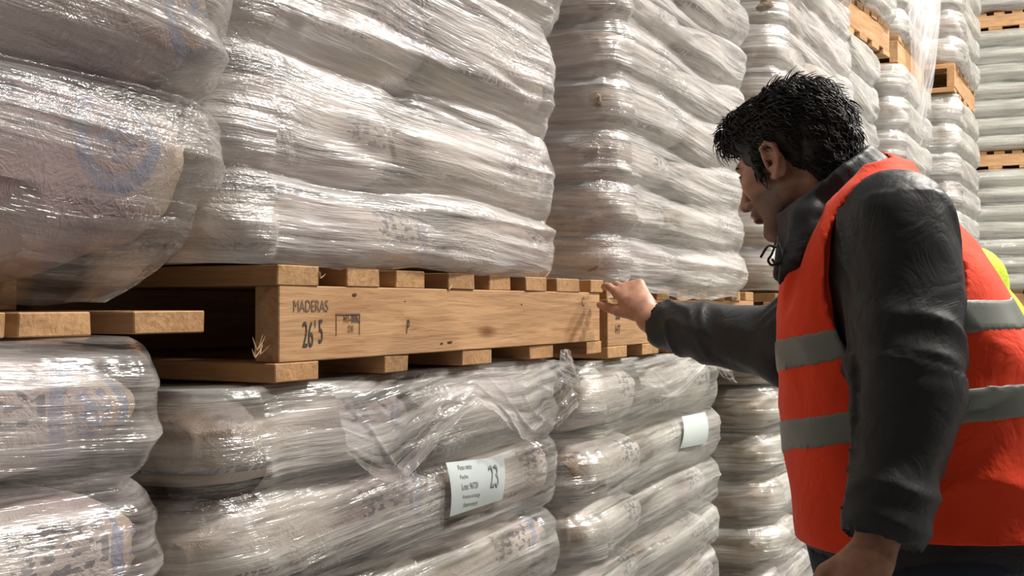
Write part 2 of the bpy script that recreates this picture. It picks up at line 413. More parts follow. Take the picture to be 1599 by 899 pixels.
ORD = ['bottom', 'second', 'third', 'fourth', 'fifth', 'sixth', 'seventh', 'eighth', 'ninth']
def load(t, p, zs, desc, L=1.15, Wd=1.0, seed=0, film=FILM_D, sack=SACK, res=.012, B=.045, back=False, slope=.22, hem=.0, top_in=True,
         amp=1.0, taper=0.0, droop=None, rz=0, origin=None, ang=None, splits=None, lab='', filmlab='', spans=None, crease=1.0, hemw=.008, zbot=None, norear=0, one=False, nosack=False, bexp=4.6, dents=()):
    rnd = random.Random(seed); z0, z1 = zs[0], zs[-1]
    O = tp(t, p, 0) if origin is None else origin; A = (ROWANG+rz) if ang is None else ang
    rot = Matrix.Rotation(A, 4, 'Z')
    sacks = []
    for k in range(len(zs)-1):
        H = zs[k+1]-zs[k]; sp = (splits[k % len(splits)] if splits else rnd.choice((.42, .5, .58)))
        rows = [(0, Wd/2)]+([(Wd/2, Wd)] if back and k >= norear else [])
        if nosack: rows = []
        for ri, (ya, yb) in enumerate(rows):
            for ci, (xa, xb) in enumerate(((0, L),) if one else ((0, L*sp), (L*sp, L))):
                ov = .030 if ri == 0 else 0
                xa2, xb2 = (xa-.012, xb-.003 if not one else xb+.012) if ci == 0 else (xa+.003, xb+.012)
                ya2, yb2 = (ya-.012, yb-.003) if ri == 0 else (ya+.003, yb+.02)
                dd = None
                if droop and k == 0 and ri == 0: dd = (1.0 if ci == 0 else .3, .25, droop)
                me = sack_me(xb2-xa2, yb2-ya2, H*.985, seed*13+k*5+ci+ri*3, n=40 if res < .02 else 20, m=32 if res < .02 else 14, droop=dd)
                o = link('wrapped_sack', me, sack)
                loc = O+rot @ Vector(((xa2+xb2)/2, (ya2+yb2)/2, 0)); loc.z = (zs[k]+zs[k+1])/2
                o.location = loc; o.rotation_euler = (0, 0, A)
                side = ('whole' if one else 'left' if ci == 0 else 'right')+(' rear' if ri else '')
                tag(o, '%s sack in the %s layer of the %s' % (side, ORD[k], lab or desc), 'sack', 'sacks of the '+(lab or desc))
                sacks.append(o)
    # film shell
    rc = .07
    seg = []
    def arc(cx, cy, a0):
        for i in range(9):
            a = a0+i/8*math.pi/2; seg.append((cx+rc*math.cos(a), cy+rc*math.sin(a), math.cos(a), math.sin(a)))
    def line(xa, ya, xb, yb, nx, ny):
        n = max(2, int(math.hypot(xb-xa, yb-ya)/res))
        for i in range(1, n): f = i/n; seg.append((xa+(xb-xa)*f, ya+(yb-ya)*f, nx, ny))
    line(rc, 0, L-rc, 0, 0, -1); arc(L-rc, rc, -math.pi/2)
    line(L, rc, L, Wd-rc, 1, 0); arc(L-rc, Wd-rc, 0); line(L-rc, Wd, rc, Wd, 0, 1); arc(rc, Wd-rc, math.pi/2)
    line(0, Wd-rc, 0, rc, -1, 0); arc(rc, rc, math.pi)
    S = np.array(seg); nP = len(S)
    ds = np.linalg.norm(np.roll(S[:, :2], -1, 0)-S[:, :2], axis=1); s = np.concatenate([[0], np.cumsum(ds)[:-1]]); PT = ds.sum()
    zb = z0-hem if zbot is None else zbot
    nz = int((z1-zb)/(res*.55)); z = np.linspace(zb, z1, nz)
    SS, ZZ = np.meshgrid(s, z); X0 = S[:, 0][None]; Y0 = S[:, 1][None]; NX = S[:, 2][None]; NY = S[:, 3][None]
    cx, cy = X0*1.0+ZZ*0, Y0+ZZ*0
    # layer fraction with wandering seams
    wob = fbm(cx*1.6, cy*1.6, ZZ*.7, seed, 2)*.045
    zq = ZZ+wob*np.clip((ZZ-z0)/.08, 0, 1)
    zk = np.array(zs); idx = np.clip(np.searchsorted(zk, zq)-1, 0, len(zk)-2)
    f = np.clip((zq-zk[idx])/(zk[idx+1]-zk[idx]), 0, 1)
    lay = _h(idx, 3, np.floor(cx/(L*.5)+.001)+np.floor(cy/(Wd*.5))*3, seed)
    bul = B*(.65+.7*vn(idx*3.7, cx*1.5, cy*1.5, seed+2))
    sw = np.abs(NX)+0*ZZ; fw = 1-.75*sw
    off = bul*(1-np.abs(2*f-1)**bexp)*(1-.35*sw)
    off = off+sw*((ridge(cy*9, ZZ*8+cx, cx, seed+40)-.5)*.020+(ridge(cy*24, ZZ*20, cx, seed+41)-.5)*.009)
    for dx_, dz_, dd_, rx_, rz_ in dents: off = off-dd_*np.exp(-((cx-dx_)/rx_)**2-((ZZ-dz_-.10*(dx_-cx))/rz_)**2)*(NY < -.5)
    off = off+fbm(cx*3, cy*3, ZZ*3, seed+9, 3)*.012*amp
    q = ZZ+slope*SS+.035*fbm(SS*1.3, ZZ*1.6, 0, seed+1, 2)
    env = np.clip(vn(SS*1.8, ZZ*5, 1, seed+20)*1.8-.4, 0, 1)
    off = off+(ridge(SS*1.1, q*17, 0, seed+11)**2-.4)*.0085*fw*crease*(.4+.9*env)+(ridge(SS*2.6, q*42, 0, seed+12)-.5)*.0035*fw*crease*(.3+env)
    # crumple where the sack ends are folded, at the corners
    cornr = np.clip(1-np.minimum.reduce([np.hypot(cx-a, cy-b_) for a in (0, L) for b_ in (0, Wd)])/.22, 0, 1)
    off = off+cornr*((ridge(cx*16, cy*16, ZZ*20, seed+14)-.5)*.016+(ridge(cx*38, cy*38, ZZ*40, seed+15)-.5)*.006)
    if taper:
        ff = np.clip((ZZ-zb)/.17, 0, 1); off = off-taper*(1-ff)**3
    if hem: off = np.maximum(off, .012+0*off)
    PX = cx+NX*off; PY = cy+NY*off; PZ = ZZ+0*PX
    # wavy hem
    hw = np.clip(1-(ZZ-zb)/.06, 0, 1); PZ = PZ+hw*(fbm(SS*5, 0, 0, seed+30, 3)*hemw*2)
    rows_x, rows_y, rows_z = [PX], [PY], [PZ]
    if top_in:
        for i in range(1, 7):
            g = i/6; inn = .16*g
            kx = (X0-L/2)/(L/2); ky = (Y0-Wd/2)/(Wd/2)
            rows_x.append(PX[-1:]-inn*np.sign(kx)*np.minimum(1, np.abs(kx)*1.2)**3); rows_y.append(PY[-1:]-inn*np.sign(ky)*np.minimum(1, np.abs(ky)*1.2)**3)
            rows_z.append(PZ[-1:]+0*PX[-1:]+.004*fbm(SS[:1]*8, g*3, 0, seed+4, 2)-.002*g)
    PX, PY, PZ = np.concatenate(rows_x), np.concatenate(rows_y), np.concatenate(rows_z)
    nr = PX.shape[0]
    V = np.stack([PX, PY, PZ], -1).reshape(-1, 3); F = grid_faces(nr, nP, True)
    me = mesh_np('film', V, F)
    uvl = me.uv_layers.new(name='UVMap')
    UV = np.stack([np.broadcast_to(s[None], (nr, nP)), PZ], -1).reshape(-1, 2).copy()
    li = np.zeros(len(me.loops), np.int32); me.loops.foreach_get('vertex_index', li)
    uvs = UV[li]
    wrapm = F[:, :2]; fl = uvs.reshape(-1, 4, 2); big = (fl[:, :, 0].max(1)-fl[:, :, 0].min(1)) > PT/2
    sub = fl[big]; sub[..., 0] = np.where(sub[..., 0] < PT/2, sub[..., 0]+PT, sub[..., 0]); fl[big] = sub
    uvl.data.foreach_set('uv', fl.reshape(-1).astype(np.float32))
    o = link('stretch_wrap', me, film); o.location = (O.x, O.y, 0); o.rotation_euler = (0, 0, A)
    tag(o, filmlab or ('clear stretch film wound round the '+desc), 'plastic film', 'stretch film round the loads')
    return o, sacks

e = EYE
def zl(*a): return [e+x for x in a]
TOP = 1.212+.165
L1U, _ = load(1.235, 1.05, [TOP, e+.17, e+.345, e+.56, e+.75, e+.94, e+1.13], 'load on the stamped pallet', L=1.035, seed=21, res=.009, B=.028, back=True,
     film=FILM_D, slope=.02, splits=[.62, .45, .55], filmlab='shiny creased film round the sacks above the stamped pallet', hemw=.004, crease=1.3, dents=[(.443, 1.668, .035, .035, .012), (.60, 1.655, .014, .16, .014), (.80, 1.75, .014, .12, .012), (.30, 1.56, .012, .10, .02)])
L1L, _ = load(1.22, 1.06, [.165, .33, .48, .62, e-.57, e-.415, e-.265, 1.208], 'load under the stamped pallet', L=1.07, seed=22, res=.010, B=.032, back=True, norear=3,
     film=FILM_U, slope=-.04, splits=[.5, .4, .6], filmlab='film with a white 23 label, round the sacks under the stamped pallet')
L2U, _ = load(2.545, 1.035, [1.197+.165, e+.16, e+.285, e+.405, e+.53, e+.66, e+.79, e+.92, e+1.05], 'load just past the hand', L=1.06, seed=23, res=.013, B=.028, back=True,
     film=FILM_D, slope=.04, sack=SACK_L, filmlab='bright film round the sacks between hand and head, its hem over the boards', hem=.02, crease=1.2)
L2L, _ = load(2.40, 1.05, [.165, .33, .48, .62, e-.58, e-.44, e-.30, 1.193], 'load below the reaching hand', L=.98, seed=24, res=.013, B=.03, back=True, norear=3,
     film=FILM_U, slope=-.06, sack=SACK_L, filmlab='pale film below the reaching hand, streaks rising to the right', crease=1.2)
L0U, _ = load(-.05, 1.0, [1.2855+.165, e+.255, e+.46, e+.66, e+.86, e+1.05], 'big load at the left edge', L=1.22, seed=25, res=.009, B=.05, back=True,
     film=FILM_N, slope=.05, sack=SACK_K, droop=.12, taper=.13, zbot=1.318, splits=[.3, .5], filmlab='glinting film bulging over the pallet at the left edge')
L0L, _ = load(-.10, 1.01, [.165, .33, .50, .66, e-.50, e-.36, e-.20, 1.283], 'load in the bottom left corner', L=1.155, seed=26, res=.010, B=.045, back=True, norear=3,
     film=FILM_N, slope=-.03, sack=SACK, splits=[.4, .55], filmlab='smooth grey film round the load in the bottom left corner')
load(3.9, 1.0, [1.195+.165]+[e+.04+.148*i for i in range(1, 10)], 'load right behind the head', L=1.2, seed=27, res=.018, B=.026, film=FILM_D, slope=.05, sack=SACK_L,
     filmlab='film round the load right behind the head', crease=1.3)
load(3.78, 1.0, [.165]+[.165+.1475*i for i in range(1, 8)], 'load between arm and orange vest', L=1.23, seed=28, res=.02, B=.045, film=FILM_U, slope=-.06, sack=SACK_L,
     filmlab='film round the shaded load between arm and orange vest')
for (t0, p0, L, zt, nm, sd) in ((5.23, 1.07, .84, 2.54, 'load under the nearest high pallet', 31), (6.18, .97, .98, 2.52, 'load under the torn film', 32), (7.3, .83, 1.05, 2.54, 'load below the last high pallet', 33)):
    load(t0, p0, list(np.linspace(1.36, zt, 8)), nm, L=L, seed=sd, res=.02, B=.032, film=FILM_F, sack=SACK_L, slope=.06, crease=1.3)
    load(t0, p0, list(np.linspace(.165, 1.195, 8)), 'floor '+nm, L=L, seed=sd+10, res=.03, B=.045, film=FILM_F, sack=SACK_L, nosack=True, filmlab='film round the hidden floor '+nm)
load(5.22, 1.09, list(np.linspace(Z3+.165, Z3+1.1, 7)), 'topmost load nearest the man', L=.93, Wd=.9, seed=35, res=.022, B=.045, film=FILM_F, sack=SACK_L, rz=-.09)
load(6.33, .99, list(np.linspace(Z3+.145, Z3+1.1, 7)), 'topmost load with the torn film', L=.86, Wd=.9, seed=36, res=.022, B=.04, film=FILM_F, sack=SACK_L)
load(7.32, .83, list(np.linspace(Z3+.165, Z3+1.1, 7)), 'topmost load at the far end', L=1.04, Wd=.9, seed=37, res=.022, B=.04, film=FILM_F, sack=SACK_L)
# the rank of loads across the end of the aisle
TB = 12.1
for ci, (pp, nm) in enumerate(((1.35, 'left'), (-.11, 'right'))):
    O = tp(TB, pp+.0, 0); ang = ROWANG-math.pi/2
    for k, (zb, zt, wn) in enumerate(((0, 1.29, 'lowest'), (1.29, 2.60, 'second'), (2.60, 3.91, 'third'), (3.91, 5.2, 'topmost'))):
        pallet(0, 0, 0, 'far pallet of the %s %s load across the end of the aisle' % (wn, nm), L=1.2, seed=60+ci*5+k, origin=O+Vector((0, 0, zb)), ang=ang, group='far pallets across the end of the aisle')
        load(0, 0, list(np.linspace(zb+.165, zt-.002, 8)), '%s %s load across the aisle end' % (wn, nm), L=1.2, seed=70+ci*5+k, res=.03, B=.085, bexp=2.0, film=FILM_B, sack=SACK_L, origin=O, ang=ang, slope=.02, crease=.3, one=True, nosack=(k == 0 or (ci == 1 and k == 3)))

# ---- paper labels on the film
PAPER = m_plain('label_paper', (.50, .56, .56), .55)
def surf(film, x, z, side='front'):
    me = film.data; co = np.empty(len(me.vertices)*3, np.float32); me.vertices.foreach_get('co', co); co = co.reshape(-1, 3)
    return co
def paper(film, px0, px1, py0, py1, p0, lines=True, big=None, name='paper_label', mat=PAPER):
    co = surf(film, 0, 0); t0 = None
    fr = co[(co[:, 1] < .06)]
    inv = film.matrix_basis.inverted()
    def hit(px, py):
        d = at(px, py, 1.0)-Vector((0, 0, EYE)); o0 = inv @ Vector((0, 0, EYE)); dl = (inv.to_3x3() @ d)
        y = 0.0
        for _ in range(6):
            s_ = (y-o0.y)/dl.y; q = o0+dl*s_
            j = np.argsort((fr[:, 0]-q.x)**2+(fr[:, 2]-q.z)**2)[:6]; y = float(fr[j, 1].min())
        return Vector((q.x, y-.004, q.z))
    c = [hit(px0, py0[0]), hit(px1, py0[1]), hit(px1, py1[1]), hit(px0, py1[0])]
    n = 9; V = []
    for i in range(n):
        for j in range(n):
            u, v = j/(n-1), i/(n-1)
            q = (c[0]*(1-u)+c[1]*u)*(1-v)+(c[3]*(1-u)+c[2]*u)*v
            dd = (fr[:, 0]-q.x)**2+(fr[:, 2]-q.z)**2; jj = np.argsort(dd)[:8]; yy = float(fr[jj, 1].min())-.003
            V.append([q.x, yy, q.z])
    V = np.array(V); Y = V[:, 1].reshape(n, n)
    for _ in range(3): Y = (Y+np.roll(Y, 1, 0)+np.roll(Y, -1, 0)+np.roll(Y, 1, 1)+np.roll(Y, -1, 1))/5 if False else Y
    # plane fit for smoothness, keep in front of the film
    Am = np.c_[V[:, 0], V[:, 2], V[:, 0]*0+1, V[:, 2]**2]; cf, *_ = np.linalg.lstsq(Am, V[:, 1], rcond=None)
    fit = Am @ cf; fit += min(0, (V[:, 1]-fit).min())+.001; V[:, 1] = fit
    V2 = V.copy(); V2[:, 1] += .0005
    F = grid_faces(n, n); m = mesh_np(name, np.concatenate([V, V2]), np.concatenate([F, F[:, ::-1]+n*n]))
    o = link(name, m, mat); o.parent = None; o.matrix_basis = film.matrix_basis.copy()
    def put(u, v): 
        q = (c[0]*(1-u)+c[1]*u)*(1-v)+(c[3]*(1-u)+c[2]*u)*v
        y = float(np.array([q.x, q.z, 1, q.z**2]) @ cf)+(fit-Am @ cf).mean(); return Vector((q.x, y-.0007, q.z))
    ex = (c[1]-c[0]); tilt = math.atan2(ex.z, ex.x)
    sl = Vector((1, float(cf[0]), 0)); rzz = math.atan2(sl.y, sl.x)
    return o, put, tilt, rzz, cf
lab, put, tl, rzz, cf = paper(L1L, 695, 777, (722, 712), (806, 779), 1.06)
tag(lab, 'white paper label numbered 23 on the film under the stamped pallet', 'label')
def ltxt(body, size, u, v, sx, mat=GREY_PRINT):
    me = text_me(body, size, sx, .0001); o = link('printed_text', me, mat, lab); q = put(u, v)
    zz = q.z; slope_z = float(cf[1]+2*cf[3]*zz)
    o.matrix_parent_inverse = Matrix(); o.location = q
    ax = Vector((1, float(cf[0])+slope_z*math.tan(tl), math.tan(tl))).normalized(); up = Vector((0, slope_z, 1)).normalized()
    nn = ax.cross(up).normalized(); up = nn.cross(ax)
    o.rotation_euler = Matrix((ax, up, nn)).transposed().to_euler()
ltxt('23', .056, .78, .42, .66)
ltxt('Peso neto', .013, .28, .12, .9); ltxt('Fecha', .010, .24, .30, 1.2); ltxt('Lote: 96720', .015, .33, .50, .8);
ltxt('Producto de bodega', .0085, .36, .70, .9); ltxt('Destino exterior', .0085, .36, .86, .9)
lab2, *_ = paper(L2L, 1060, 1098, (650, 643), (700, 692), 1.05)
tag(lab2, 'blank pale label on the film below the reaching forearm', 'label')

# ---- loose film: crumpled flap over the load under the stamped pallet
def sheet(name, fn, n, m, par, mat=FILM_C):
    u = np.linspace(0, 1, m)[None]*np.ones((n, 1)); v = np.linspace(0, 1, n)[:, None]*np.ones((1, m))
    V = fn(u, v).reshape(-1, 3); me = mesh_np(name, V, grid_faces(n, m))
    uvl = me.uv_layers.new(name='UVMap'); li = np.zeros(len(me.loops), np.int32); me.loops.foreach_get('vertex_index', li)
    UV = np.stack([u.ravel()*.8, v.ravel()*.4], -1); uvl.data.foreach_set('uv', UV[li].astype(np.float32).ravel())
    o = link(name, me, mat, par); return o
def flap(u, v):
    x = .22+u*.84; edge = .05+.10*np.abs(np.sin(u*5.2+.6))+.03*fbm(u*6, 0, 0, 3, 2)
    z = 1.209-v*edge
    y = -.040-.014*v-.012*ridge(u*4.5+v*1.2, v*1.3, 0, 5)**2*v-.010*ridge(u*9-v*2.2, v*1.6, 0, 8)**9*v-.006*ridge(u*21+v*2, v*2, 0, 11)**8*v
    y = np.where(v < .12, y*0-.045+(.12-v)*.6, y)
    return np.stack([x, y, z+.008*fbm(u*9, v*3, 0, 4, 2)], -1)
sheet('loose_film_flap', flap, 44, 160, L1L)
def flap2(u, v):
    x = .2+u*.75; z = 1.196-v*(.04+.06*np.abs(np.sin(u*4+.5)))
    y = -.05-.02*v-.012*ridge(u*4, v*1.5, 0, 15)**2*v-.009*ridge(u*9-v*2, v*2, 0, 18)**8*v
    return np.stack([x, y, z], -1)
sheet('loose_film_flap', flap2, 24, 80, L2L)
def spike(u, v):      # pointed ear of film at the load's far corner
    x = .95+u*.12*(1-v*.75)+v*.035; z = 1.155+v*.075; y = -.055-.02*np.sin(u*3.1)*(1-v)-.01*ridge(u*4, v*4, 0, 2)
    return np.stack([x, y, z], -1)
sheet('film_ear', spike, 14, 14, L1L)
# torn film hanging from the high load
q = [at(1398, 0, 6.3), at(1466, 0, 6.6), at(1418, 128, 6.5), at(1422, 235, 6.5)]
def torn(u, v):
    top = np.array([np.array(q[0])*(1-a)+np.array(q[1])*a for a in u[0]])[None]+np.array([0, 0, .35])
    bot = np.array([np.array(q[3])*(1-a)+np.array(q[3]+Vector((.05, 0, 0)))*a for a in u[0]])[None]
    vv = v[..., None]; w_ = (1-vv)**.9
    P = bot+(top-bot)*np.stack([w_[..., 0], w_[..., 0]*0+(1-vv[..., 0]), 1-vv[..., 0]], -1)
    P = P+np.stack([0*u, -.12*np.sin(v*3.14)-.03*ridge(u*3, v*1.2, 0, 3)-.012*ridge(u*7, v*2, 0, 4)**4, 0*u], -1)
    return P
o = sheet('torn_film', torn, 60, 30, None, m_film('torn_film_material', .3, .4, .42, rough=.25, gain=.6, bd=.003))
tag(o, 'torn triangle of clear film hanging down over the high pallets', 'plastic film')
# ---------------------------------------------------------------- figures: one implicit surface per body or garment
class Field:
    def __init__(s, xs, ys, zs):
        s.x, s.y, s.z = [np.asarray(a, float) for a in (xs, ys, zs)]
        s.F = np.full((len(s.x), len(s.y), len(s.z)), 1.0, np.float32)
    def sub(s, lo, hi):
        sl = []
        for a, l, h in zip((s.x, s.y, s.z), lo, hi):
            i0 = max(0, np.searchsorted(a, l)-1); i1 = min(len(a), np.searchsorted(a, h)+1); sl.append(slice(i0, max(i1, i0)))
        P = np.meshgrid(s.x[sl[0]], s.y[sl[1]], s.z[sl[2]], indexing='ij'); return tuple(sl), P
    def comb(s, sl, d, k, op):
        a = s.F[sl]
        if a.size == 0: return
        if op == 'sub': d = -d
        if op == 'add':
            if k > 0: h = np.clip(.5+.5*(a-d)/k, 0, 1); r = a*(1-h)+d*h-k*h*(1-h)
            else: r = np.minimum(a, d)
        else:
            if k > 0: h = np.clip(.5-.5*(a-d)/k, 0, 1); r = a*(1-h)+d*h+k*h*(1-h)
            else: r = np.maximum(a, d)
        s.F[sl] = r
    def cap(s, a, b, ra, rb, k=.01, op='add', flat=None):
        a = np.array(a, float); b = np.array(b, float); m = max(ra, rb)+k*1.5+.02
        sl, (X, Y, Z) = s.sub(np.minimum(a, b)-m, np.maximum(a, b)+m)
        if X.size == 0: return
        d = b-a; L2 = d @ d+1e-12
        t = np.clip(((X-a[0])*d[0]+(Y-a[1])*d[1]+(Z-a[2])*d[2])/L2, 0, 1)
        ex, ey, ez = X-a[0]-t*d[0], Y-a[1]-t*d[1], Z-a[2]-t*d[2]
        if flat is not None:           # flat = (unit axis, factor): squash along an axis
            n, f = np.array(flat[0]), flat[1]; q = ex*n[0]+ey*n[1]+ez*n[2]; w_ = (1/f-1)*q
            ex, ey, ez = ex+w_*n[0], ey+w_*n[1], ez+w_*n[2]
        s.comb(sl, np.sqrt(ex*ex+ey*ey+ez*ez)-(ra+(rb-ra)*t), k, op)
    def ell(s, c, r, M=None, k=.01, op='add'):
        c = np.array(c, float); r = np.array(r, float); m = r.max()+k*1.5+.02
        sl, (X, Y, Z) = s.sub(c-m, c+m)
        if X.size == 0: return
        X, Y, Z = X-c[0], Y-c[1], Z-c[2]
        if M is not None: X, Y, Z = [X*M[0][i]+Y*M[1][i]+Z*M[2][i] for i in range(3)]
        # M columns are the axes
        k0 = np.sqrt((X/r[0])**2+(Y/r[1])**2+(Z/r[2])**2); k1 = np.sqrt((X/r[0]**2)**2+(Y/r[1]**2)**2+(Z/r[2]**2)**2)+1e-9
        s.comb(sl, k0*(k0-1)/k1, k, op)
    def stack(s, rows, fT, grow=0, k=.02, op='add', expo=2.3):
        """rows: z, x centre, y centre, front-back radius, side radius"""
        rows = np.array(rows); zz = np.clip(s.z, rows[0, 0], rows[-1, 0])
        c = [np.interp(zz, rows[:, 0], rows[:, i]) for i in range(1, 5)]
        for i in range(4): c[i] = np.convolve(np.pad(c[i], 4, 'edge'), np.ones(9)/9, 'valid')
        X = s.x[:, None, None]-c[0]; Y = s.y[None, :, None]-c[1]
        f = X*fT[0]+Y*fT[1]; l = -X*fT[1]+Y*fT[0]; rf, rl = np.maximum(c[2]+grow, .015), np.maximum(c[3]+grow, .015)
        d = ((np.abs(f)/rf)**expo+(np.abs(l)/rl)**expo)**(1/expo)
        d = (d-1)*np.minimum(rf, rl)
        ez = np.maximum(rows[0, 0]-grow-s.z, s.z-rows[-1, 0]-grow)[None, None, :]
        d = np.maximum(d, ez)
        s.comb((slice(None),)*3, d.astype(np.float32), k, op)
    def noise(s, fn, band=.04):
        m = np.abs(s.F) < band; i, j, k_ = np.nonzero(m)
        s.F[m] += fn(s.x[i], s.y[j], s.z[k_]).astype(np.float32)
    def mesh(s, name):
        F = s.F; S = F < 0; nx, ny, nz = F.shape
        cnt = np.zeros((nx-1, ny-1, nz-1), np.int8)
        for a in (0, 1):
            for b in (0, 1):
                for c in (0, 1): cnt += S[a:nx-1+a, b:ny-1+b, c:nz-1+c]
        I, J, K = np.nonzero((cnt > 0) & (cnt < 8)); n = len(I)
        idx = np.full(cnt.shape, -1, np.int32); idx[I, J, K] = np.arange(n)
        acc = np.zeros((n, 3)); w_ = np.zeros(n)
        ax = (s.x, s.y, s.z)
        cr = [(a, b, c) for a in (0, 1) for b in (0, 1) for c in (0, 1)]
        for p in cr:
            for d in range(3):
                if p[d]: continue
                q_ = list(p); q_[d] = 1
                fa = F[I+p[0], J+p[1], K+p[2]]; fb = F[I+q_[0], J+q_[1], K+q_[2]]
                m = (fa < 0) != (fb < 0); t = np.where(m, fa/np.where(fa == fb, 1, fa-fb), 0)
                A = np.stack([s.x[I+p[0]], s.y[J+p[1]], s.z[K+p[2]]], 1); B = np.stack([s.x[I+q_[0]], s.y[J+q_[1]], s.z[K+q_[2]]], 1)
                acc += np.where(m[:, None], A+(B-A)*t[:, None], 0); w_ += m
        V = acc/w_[:, None]; Fs = []
        for d in range(3):
            sh = [slice(1, -1)]*3; sh[d] = slice(0, -1); sh2 = list(sh); sh2[d] = slice(1, None)
            a = S[tuple(sh)]; b = S[tuple(sh2)]; e_ = np.argwhere(a != b)
            if len(e_) == 0: continue
            off = [1, 1, 1]; off[d] = 0; e_ = e_+off
            o1, o2 = [(1, 2), (2, 0), (0, 1)][d]
            def cell(u, v):
                q_ = e_.copy(); q_[:, o1] -= u; q_[:, o2] -= v; return idx[q_[:, 0], q_[:, 1], q_[:, 2]]
            f = np.stack([cell(1, 1), cell(0, 1), cell(0, 0), cell(1, 0)], 1)
            inside = S[e_[:, 0], e_[:, 1], e_[:, 2]]
            f[~inside] = f[~inside][:, ::-1]; f = f[(f >= 0).all(1)]; Fs.append(f)
        return mesh_np(name, V, np.concatenate(Fs))

def axis(lo, hi, step, fine=()):
    out = [lo]
    while out[-1] < hi:
        st = step
        for a, b, s_ in fine:
            if a-.01 <= out[-1] <= b: st = min(st, s_)
        out.append(out[-1]+st)
    return np.array(out)
def spline(p, n=7):
    p = np.array([tuple(q_) for q_ in p], float); P = np.concatenate([[2*p[0]-p[1]], p, [2*p[-1]-p[-2]]]); out = []
    for i in range(1, len(P)-2):
        for t in np.linspace(0, 1, n, endpoint=False):
            a, b, c, d = P[i-1:i+3]; out.append(.5*(2*b+(c-a)*t+(2*a-5*b+4*c-d)*t*t+(3*b-a-3*c+d)*t**3))
    return np.array(out+[p[-1]])
def npv(v): return np.array(v, float)

def m_skin():
    k = NT('skin'); tc = k.n('TexCoord'); at_ = k.n('Attribute'); at_.attribute_name = 'beard'
    n = k.noise(tc.outputs['Object'], 60, 3); st = k.noise(tc.outputs['Object'], 700, 2)
    c = k.mix(k.mapr(n, .35, .65), (.47, .25, .165), (.38, .185, .12))
    bd = k.math('MULTIPLY', at_.outputs['Fac'], k.mapr(st, .3, .6, .55, .9))
    c = k.mix(bd, c, (.055, .035, .028))
    b = k.n('BsdfPrincipled', Base__Color=c, Roughness=.5, Normal=k.bump(n, .15, .002)); b.inputs['Subsurface Weight'].default_value = .08
    b.inputs['Subsurface Radius'].default_value = (.01, .004, .002); b.inputs['Subsurface Scale'].default_value = .5
    return k.finish(b)
def m_cloth(name, col, rough=.75, weave=900, fold=10, sheen=0, fst=.5, var=.12):
    k = NT(name); tc = k.n('TexCoord'); O_ = tc.outputs['Object']
    f1 = k.noise(O_, fold, 4, .55, .8); f2 = k.noise(O_, weave, 2)
    fo = k.math('ABSOLUTE', k.math('SUBTRACT', f1, .5))
    nrm = k.bump(k.math('ADD', k.math('MULTIPLY', fo, 1.0), k.math('MULTIPLY', f2, .004)), fst, .02)
    c = k.mix(k.mapr(k.noise(O_, 14, 4), .35, .65), col, tuple(x*(1-var) for x in col))
    b = k.n('BsdfPrincipled', Base__Color=c, Roughness=rough, Normal=nrm); b.inputs['Sheen Weight'].default_value = sheen
    b.inputs['Specular IOR Level'].default_value = .3
    return k.finish(b)
SKIN = m_skin()
HAIRM = m_plain('black_hair', (.011, .009, .008), .5, 160, .5, .002, .4)
JACKET = m_cloth('charcoal_jacket_nylon', (.030, .032, .034), .52, 1200, 12, 0, .35)
VEST = m_cloth('orange_vest_mesh', (.92, .058, .012), .8, 1500, 9, .1, .45, .06)
VESTY = m_cloth('yellow_vest_mesh', (.62, .85, .02), .8, 1500, 9, .1, .4)
STRIP = m_plain('grey_reflective_tape', (.17, .185, .165), .42, 500, .1, .001, .5)
JEANS = m_cloth('dark_denim', (.028, .042, .065), .85, 1500, 10)
SHOE = m_plain('black_shoe_leather', (.02, .02, .02), .4)
EYEW = m_plain('eye_white', (.6, .58, .55), .2); IRIS = m_plain('brown_iris', (.03, .015, .008), .15)
CORD = m_plain('black_cord', (.012, .012, .012), .6)

